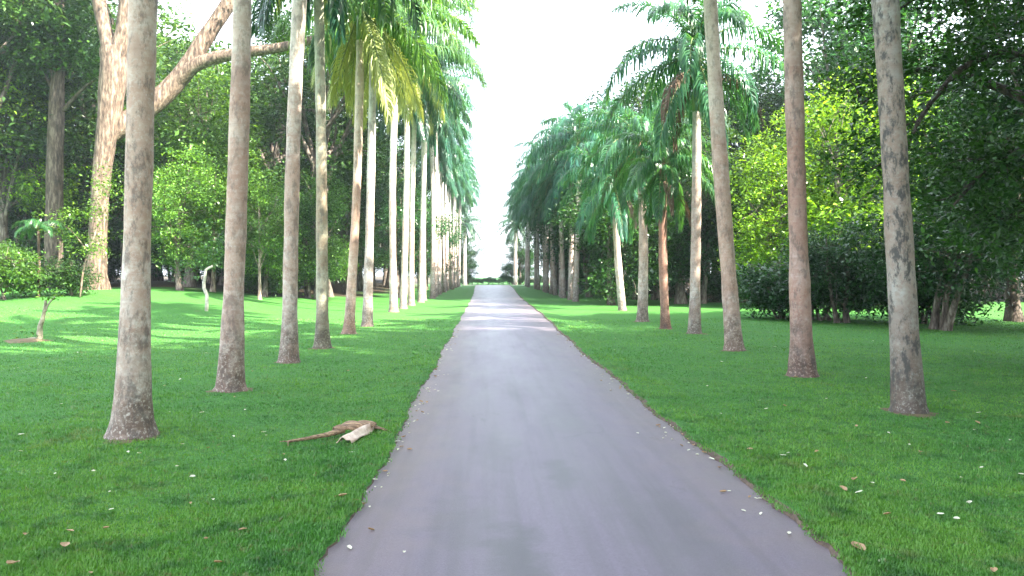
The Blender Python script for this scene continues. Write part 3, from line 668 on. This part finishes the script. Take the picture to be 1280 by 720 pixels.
# near tree overhanging from the right, with bent dark branches
def overhanging_tree():
    rg = np.random.default_rng(91); X0, Y0 = 12.2, 16.5
    o = thing('broadleaf_tree', (X0, Y0, 0), 'big dark tree overhanging from the right edge with bent black branches', 'tree')
    m = MB(); P = spline([(0, 0, -.2), (.1, .1, 2.5), (-.1, 0, 5), (.2, .2, 9), (0, 0, 12)], 16)
    m.tube(P, np.linspace(.36, .12, 16), 10, False, .05, rg); cs = []
    limbs = [[(0, 0, 4.2), (-1.2, -.6, 6.0), (-2.6, -1.0, 6.1), (-3.7, -1.3, 5.2), (-4.3, -1.4, 4.2)],
             [(0, 0, 5), (-1.6, -1.5, 6.6), (-3.0, -2.2, 7.2), (-4.4, -2.5, 6.9)],
             [(0, 0, 5), (-1.0, 1.0, 6.0), (-2.2, 1.8, 6.6), (-3.4, 2.2, 5.9)],
             [(0, 0, 3.4), (-1.0, -.4, 4.3), (-2.0, -.6, 4.2), (-3.0, -.7, 3.2)],
             [(0, 0, 6), (.6, -1.6, 7.5), (.2, -3.2, 8.2)], [(0, 0, 6), (1.6, .6, 7.6), (3, 1, 8)], [(0, 0, 7), (-1, 1.6, 9), (-1.6, 3, 10)],
             [(0, 0, 4), (-.6, 1.8, 4.6), (-1.4, 3.2, 4.2)], [(0, 0, 7), (-1.6, -.6, 9.0), (-3.0, -.6, 9.8)], [(0, 0, 3.2), (.2, 1.5, 3.6), (-.3, 3.0, 3.1)]]
    for L in limbs:
        Q = spline(L, 14); m.tube(Q, np.linspace(.13, .025, 14), 7, False, .08, rg)
        for _ in range(7):
            s = Q[int(rg.integers(5, 14))]; e = s + rnd_unit(rg, 1)[0] * np.array([1.3, 1.3, .7]) * rg.uniform(.6, 1.2)
            T = spline([s, (s + e) / 2 + rg.normal(size=3) * .15, e], 6); m.tube(T, np.linspace(.03, .008, 6), 5, False)
            cs += [T[3], T[4], T[5], T[5] + rg.normal(size=3) * .4]
        for q in Q[6:]: cs += [q + rg.normal(size=3) * .55, q + rg.normal(size=3) * .7]
    link('trunk', m.mesh('trunk', BARK, True), o).color = (.35, .33, .32, 1)
    mc = MB(); leaf_cloud(mc, rg, np.array(cs), 75, .40, .135, .55)
    link('crown', mc.mesh('crown', LEAF), o).color = (.75, .95, .75, 1)
overhanging_tree()

# the big forked tree on the left: trunk and limbs traced at its own distance
def forked_tree():
    Y = 46.; b = Vector(((118 - VX) * Y / F, Y, float(gz((118 - VX) * Y / F, Y))))
    o = thing('broadleaf_tree', b, 'large pale forked tree behind the nearest left palm, with a thick leaning limb', 'tree')
    rg = np.random.default_rng(55); m = MB()
    def pts(L): return [tuple(at(px, py, Y) + Vector((0, dy, 0)) - b) for px, py, dy in L]
    def limb(L, w, n=24, ns=14):
        P = spline(pts(L), n); m.tube(P, np.interp(np.linspace(0, 1, n), np.linspace(0, 1, len(w)), np.array(w)) * .86 * Y / F / 2, ns, False, .03, rg); return P
    limb([(117, 370, 0), (121, 330, 0), (124, 270, 0), (128, 210, 0), (136, 150, 0), (142, 90, 0), (140, 60, 0)], [38, 27, 24, 25, 32, 38, 34])
    limb([(104, 368, -.2), (113, 335, 0), (122, 300, 0)], [13, 11, 10], 10)
    limb([(133, 368, .2), (127, 340, 0), (124, 310, 0)], [14, 12, 10], 10)
    limb([(140, 75, 0), (131, 40, .1), (122, 0, .2), (112, -60, .4), (95, -140, 1)], [24, 20, 19, 16, 10])
    limb([(143, 80, 0), (155, 40, 0), (160, 0, -.2), (172, -70, -.5), (180, -150, -1)], [26, 24, 20, 16, 10])
    limb([(136, 165, .3), (165, 140, .8), (195, 112, 1.2), (222, 78, 1.4), (245, 38, 1.5), (272, -8, 1.8), (300, -80, 2)], [30, 30, 30, 28, 24, 22, 14])
    limb([(205, 100, 1.3), (240, 74, 1), (290, 62, .8), (345, 56, .6), (410, 40, .4), (450, 20, .2)], [24, 20, 17, 14, 10, 6])
    link('trunk', m.mesh('trunk', BARK, True), o).color = (.92, .80, .71, 1)
    cs = []
    for (px, py, dy, r, k) in ((60, -110, 3, 2.6, 60), (130, -170, 1, 3, 70), (200, -160, -1, 3, 70), (300, -120, 1, 2.8, 60), (390, -60, 0, 2.4, 60), (20, 20, 4, 2.2, 50), (350, 40, 3, 1.6, 36), (430, -10, -1, 1.8, 40), (70, 60, 4, 1.8, 40)):
        c = np.array(at(px, py, Y + dy) - b); cs.append(c + rnd_unit(rg, k) * r * rg.uniform(.4, 1.1, k)[:, None] * np.array([1, 1, .7]))
    mc = MB(); leaf_cloud(mc, rg, np.concatenate(cs), 55, .42, .24)
    link('crown', mc.mesh('crown', LEAF), o).color = (1.5, 1.5, .9, 1)
forked_tree()
def straight_tree():
    Y = 50.; b = Vector(((67 - VX) * Y / F, Y, float(gz((67 - VX) * Y / F, Y))))
    o = thing('broadleaf_tree', b, 'dark straight trunk with high foliage left of the forked tree', 'tree'); rg = np.random.default_rng(56); m = MB()
    P = spline([(0, 0, -.2), (.05, 0, 5), (.15, 0, 10), (.2, .3, 16), (.2, .5, 20)], 24)
    m.tube(P, np.interp(P[:, 2], [0, .8, 12, 20], [.85, .55, .45, .15]), 12, False, .04, rg)
    cs = []
    for _ in range(12):
        z = rg.uniform(11, 19); e = np.array([rg.normal() * 2.6, rg.normal() * 2.6, z + 1.5]); s = np.array([.2, .2, z - 1])
        m.tube(spline([s, (s + e) / 2 + (0, 0, .4), e], 7), np.linspace(.16, .03, 7), 6, False)
        cs.append(e + rnd_unit(rg, 36) * 1.7 * rg.uniform(.3, 1.1, 36)[:, None])
    link('trunk', m.mesh('trunk', BARK, True), o).color = (.6, .55, .5, 1)
    mc = MB(); leaf_cloud(mc, rg, np.concatenate(cs), 50, .42, .24); link('crown', mc.mesh('crown', LEAF), o).color = (1, 1.1, .8, 1)
straight_tree()

# leafy sapling climbing in front of the forked trunk
def sapling(base, stem, radii, clumps, label, name='sapling', tint=LITE, bark=(1.3, 1.2, 1.1), mat=None, size=.13, nl=40, spread=.25):
    b = Vector(base); o = thing(name, b, label, 'sapling'); rg = np.random.default_rng(abs(hash(label)) % 1000 if False else len(label)); m = MB()
    for P, r in zip(stem, radii):
        Q = spline(P, 14); m.tube(Q, np.linspace(r[0], r[1], 14), 9, True, .05, rg)
    t = link('stem', m.mesh('stem', mat or BARK, True), o); t.color = (*bark, 1)
    if clumps:
        cs = np.concatenate([np.array(c)[None] + rg.normal(size=(k, 3)) * s for c, s, k in clumps])
        mc = MB(); leaf_cloud(mc, rg, cs, nl, spread, size); link('foliage', mc.mesh('foliage', LEAF), o).color = (*tint, 1)
    return o
X, Y, Z = gp(100, 372)
sapling((X, Y, Z), [[(0, 0, 0), (.2, 0, 1.5), (.7, 0, 3), (1.3, 0, 4.6), (1.5, 0, 5.5)], [(.4, 0, 2.2), (-.4, 0, 3.2), (-1.0, 0, 3.6)]], [(.05, .02), (.03, .01)],
        [((1.4, -.2, 5.2), .55, 14), ((.7, -.2, 4.2), .6, 16), ((-.7, 0, 3.4), .5, 12), ((.3, 0, 3.0), .6, 14), ((.9, 0, 2.4), .5, 8)],
        'yellow-green leafy sapling in front of the forked trunk', tint=(1.9, 1.7, .8))
X, Y, Z = gp(50, 426); s = Y / F
sapling((X, Y, Z), [[(0, 0, -.03), (.0, 0, .35), (.12, 0, .8), (.16, 0, 1.15)], [(.12, 0, .78), (.25, 0, 1.05), (.42, 0, 1.25)], [(.0, 0, .0), (-.25, .1, .05), (-.5, .1, .02)]], [(.09, .035), (.04, .02), (.06, .03)], [((.2, 0, 1.25), .10, 4), ((.42, 0, 1.32), .10, 4), ((-.45, .1, .12), .12, 5)],
        'short leaning forked sapling with sparse leaves on the left lawn', 'sapling', mat=STICK, size=.10, nl=10, spread=.10)
m = MB(); th = np.linspace(0, 6.283, 28, endpoint=False); rr = 1 + .2 * np.sin(th * 3) + .12 * np.sin(th * 7)
m.add(np.vstack([[(0, 0, .07)], np.stack([.3 * np.cos(th) * rr, .25 * np.sin(th) * rr, .06 + 0 * th], -1), np.stack([.75 * np.cos(th) * rr, .6 * np.sin(th) * rr, -.03 + 0 * th], -1)]),
      [np.stack([0 * np.arange(28), 1 + np.arange(28), 1 + (np.arange(28) + 1) % 28], -1), np.stack([1 + np.arange(28), 29 + np.arange(28), 29 + (np.arange(28) + 1) % 28, 1 + (np.arange(28) + 1) % 28], -1)])
tag(link('soil_mound', m.mesh('soil_mound', SOIL, True), None, (X - .35, Y - .1, Z)), 'patch of bare brown soil at the foot of the leaning sapling', 'soil mound')
X, Y, Z = gp(258, 389)
sapling((X, Y, Z), [[(0, 0, -.05), (.02, 0, .7), (-.12, 0, 1.1), (-.05, 0, 1.7), (.0, 0, 1.9), (.28, 0, 2.05)]], [(.085, .055)], [((.5, .4, 2.7), .5, 14), ((-.3, .6, 2.6), .5, 12)],
        'crooked white sapling stem between the first and second left palms', 'sapling', tint=(.9, 1.1, .9), bark=(1, 1, 1), mat=HUSK_S)
# tree fern with a rosette of fronds on the left
def tree_fern(px, py, hgt, label):
    X, Y, Z = gp(px, py); o = thing('tree_fern', (X, Y, Z), label, 'tree fern'); m = MB()
    m.tube(spline([(0, 0, -.05), (.03, 0, hgt / 2), (0, 0, hgt)], 8), [.09, .08, .075, .07, .07, .07, .07, .07], 8, True)
    link('trunk', m.mesh('trunk', BARK, True), o).color = (.6, .5, .4, 1)
    for i in range(11):
        f = link('frond', CLASSES[3 if i % 2 else 2][i % 3], o, (0, 0, hgt)); f.rotation_euler = (0, 0, i * 2.39996); f.scale = (.36,) * 3; f.color = (.9, 1.15, .7, 1)
tree_fern(48, 372, 3.3, 'tree fern with a spreading rosette before the dark straight trunk')

# ------------------------------------------------------------------ fallen frond and husk by the road
def fallen_frond():
    p = Vector(gp(360, 556)); q = Vector(gp(468, 541)); d = q - p
    o = thing('fallen_frond', (p.x, p.y, 0), 'dry brown palm leaf stalk with a broad sheath lying on the left lawn', 'fallen frond')
    rg = np.random.default_rng(31); side = Vector((-d.y, d.x, 0)).normalized()
    P = [tuple(d * t + side * a + Vector((0, 0, z))) for t, a, z in ((0, 0, .03), (.2, .01, .035), (.42, .0, .05), (.55, -.02, .075), (.62, -.02, .085))]
    m = MB(); m.tube(spline(P, 18), np.linspace(.014, .042, 18), 8, True, .05, rg)
    for a in (.10, -.16):                        # broken tip fibres
        m.tube(spline([(0, 0, .03), tuple(-d * .03 + side * a * .5 + Vector((0, 0, .03))), tuple(-d * .06 + side * a + Vector((0, 0, .015)))], 5), np.linspace(.009, .003, 5), 5, False)
    link('stalk', m.mesh('stalk', FIBRE, True), o)
    m = MB(); nu, nv = 22, 11; V = []            # sheath: a trough curling open towards its torn end
    for u in np.linspace(0, 1, nu):
        c = d * (.52 + .46 * u) + side * (.02 * math.sin(u * 5)); w = .03 + .075 * math.sin(min(1, u * 1.15) * math.pi * .80) ** 1.0
        for v in np.linspace(-1, 1, nv):
            a = v * (1.9 - .5 * u); V.append(tuple(c + side * (math.sin(a) * w) + Vector((0, 0, .09 - math.cos(a) * -w * .62 + .012 * math.sin(u * 17 + v * 3)))))
    V = np.array(V); V[:, 2] = np.maximum(V[:, 2], .012)
    k = (np.arange(nu - 1)[:, None] * nv + np.arange(nv - 1)[None]).reshape(-1, 1); m.add(V, [k + np.array([[0, 1, nv + 1, nv]])])
    s = link('sheath', m.mesh('sheath', FIBRE, True), o); md = s.modifiers.new('thick', 'SOLIDIFY'); md.thickness = .012
    m = MB()
    for i in range(22):
        a = Vector(d * .97) + side * rg.uniform(-.08, .08) + Vector((0, 0, .07)); e = a + d.normalized() * rg.uniform(.08, .2) + side * rg.uniform(-.16, .06) + Vector((0, 0, -.05))
        m.tube(spline([tuple(a), tuple((a + e) / 2 + Vector((0, 0, .02))), tuple(e)], 5), np.linspace(.009, .002, 5), 4, False)
    link('torn_end', m.mesh('torn_end', FIBRE, True), o)
fallen_frond()
def husk():
    p = Vector(gp(430, 558)); q = Vector(gp(464, 543)); d = q - p; side = Vector((-d.y, d.x, 0)).normalized()
    m = MB(); nu, nv = 18, 9; V = []
    for u in np.linspace(0, 1, nu):
        w = .095 * (1 - .55 * u) * (1 + .08 * math.sin(u * 11)); c = d * u
        for v in np.linspace(-1, 1, nv):
            V.append(tuple(c + side * (v * w) + Vector((0, 0, .03 + .055 * (1 - v * v) + .05 * u * (1 - abs(v)) + .016 * math.sin(v * 6 + u * 4)))))
    k = (np.arange(nu - 1)[:, None] * nv + np.arange(nv - 1)[None]).reshape(-1, 1); m.add(np.array(V), [k + np.array([[0, 1, nv + 1, nv]])])
    o = link('palm_husk', m.mesh('palm_husk', HUSK, True), None, (p.x, p.y, 0)); md = o.modifiers.new('thick', 'SOLIDIFY'); md.thickness = .01
    tag(o, 'pale pinkish curled husk lying against the brown stalk sheath', 'palm husk')
husk()

# ------------------------------------------------------------------ fallen leaves, one object each
def leaf_mesh(name, L, Wd, curl, mat, seed):
    rg = np.random.default_rng(seed); m = MB(); V = []; nu, nv = 7, 5
    for u in np.linspace(0, 1, nu):
        w = Wd * math.sin(math.pi * min(1, .06 + u * .94)) ** .7 / 2 + .002
        for v in np.linspace(-1, 1, nv): V.append(((u - .5) * L, v * w + .1 * Wd * math.sin(u * 3), .012 + curl * (abs(v) * w + (u - .5) ** 2 * L * .5) + rg.normal() * .002))
    k = (np.arange(nu - 1)[:, None] * nv + np.arange(nv - 1)[None]).reshape(-1, 1); m.add(np.array(V), [k + np.array([[0, 1, nv + 1, nv]])])
    return m.mesh(name, mat, True)
PL = [leaf_mesh('fallen_leaf', .085, .05, .5, LITTER_P, 1), leaf_mesh('fallen_leaf', .06, .045, .7, LITTER_P, 2), leaf_mesh('fallen_leaf', .11, .05, .35, LITTER_P, 3)]
BL = [leaf_mesh('fallen_leaf', .16, .08, .5, LITTER_B, 4), leaf_mesh('fallen_leaf', .12, .07, .7, LITTER_B, 5)]
rl = random.Random(19)
def leaf(x, y, meshes, label, group, s=1., dz=.0):
    o = link('fallen_leaf', rl.choice(meshes), None, (x, y, float(gz(x, y)) + dz)); o.rotation_euler = (rl.uniform(-.25, .25), rl.uniform(-.25, .25), rl.uniform(0, 6.28)); o.scale = (s,) * 3
    return tag(o, label, 'leaf', group)
for _ in range(46):
    Y = 1 / rl.uniform(1 / 28, 1 / 6.3); X = (rl.uniform(0, 560) - VX) * Y / F
    if X < -1.3: leaf(X, Y, PL, 'small pale leaf lying in the grass of the left lawn', 'pale leaves on the left lawn', rl.uniform(.4, .75), .026)
for _ in range(52):
    Y = 1 / rl.uniform(1 / 26, 1 / 6.0); X = (rl.uniform(690, 1280) - VX) * Y / F
    if X > 2.75: leaf(X, Y, PL, 'small pale leaf lying in the grass of the right lawn', 'pale leaves on the right lawn', rl.uniform(.4, .75), .026)
for _ in range(120):
    Y = rl.uniform(5.5, 30); leaf(-1.0 + abs(rl.gauss(0, .10)), Y, PL + BL[1:], 'small dry leaf caught along the left edge of the road', 'leaves along the left road edge', rl.uniform(.3, .62), .012)
for _ in range(100):
    Y = rl.uniform(5.5, 26); leaf(float(road_r(Y)) - .03 - abs(rl.gauss(0, .12)), Y, PL + BL[1:], 'small dry leaf caught along the right edge of the road', 'leaves along the right road edge', rl.uniform(.3, .6), .012)
for _ in range(46):
    Y = 1 / rl.uniform(1 / 22, 1 / 5.0); X = (rl.choice((rl.uniform(0, 540), rl.uniform(700, 1280))) - VX) * Y / F
    if X < -1.3 or X > 2.8: leaf(X, Y, BL, 'small tan or brown dry leaf lying on the grass', 'brown leaves on the lawns', rl.uniform(.3, .6), .024)
for px, py in ((797, 545), (829, 551), (505, 698), (733, 471), (548, 491), (560, 470), (530, 520), (457, 619), (469, 604)):
    X, Y, Z = gp(px, py); leaf(X, Y, PL[:2], 'tiny white leaf lying loose on the asphalt', 'white leaves on the asphalt', rl.uniform(.4, .6), .02)
for px, py, lab, sc in ((82, 691, 'curled brown leaf on the left lawn near the lower left corner', 1.0), (14, 713, 'broad brown leaf at the lower left corner of the lawn', 1.15),
                        (1104, 711, 'long pale leaf at the right road edge near the lower edge', 1.0), (1073, 692, 'brown leaf clump on the edge of the right lawn', 1.3),
                        (1068, 606, 'red brown leaf on the right lawn, uppermost of the brown ones', 1.0), (1054, 618, 'tan leaf on the right lawn just below the red brown one', .8),
                        (425, 628, 'brown leaf at the left road edge below the fallen stalk', 1.1), (444, 632, 'tan leaf beside the brown one at the left road edge', .7)):
    X, Y, Z = gp(px, py); leaf(X, Y, PL[2:] if 'pale' in lab else BL, lab, None, sc * .75, .03)
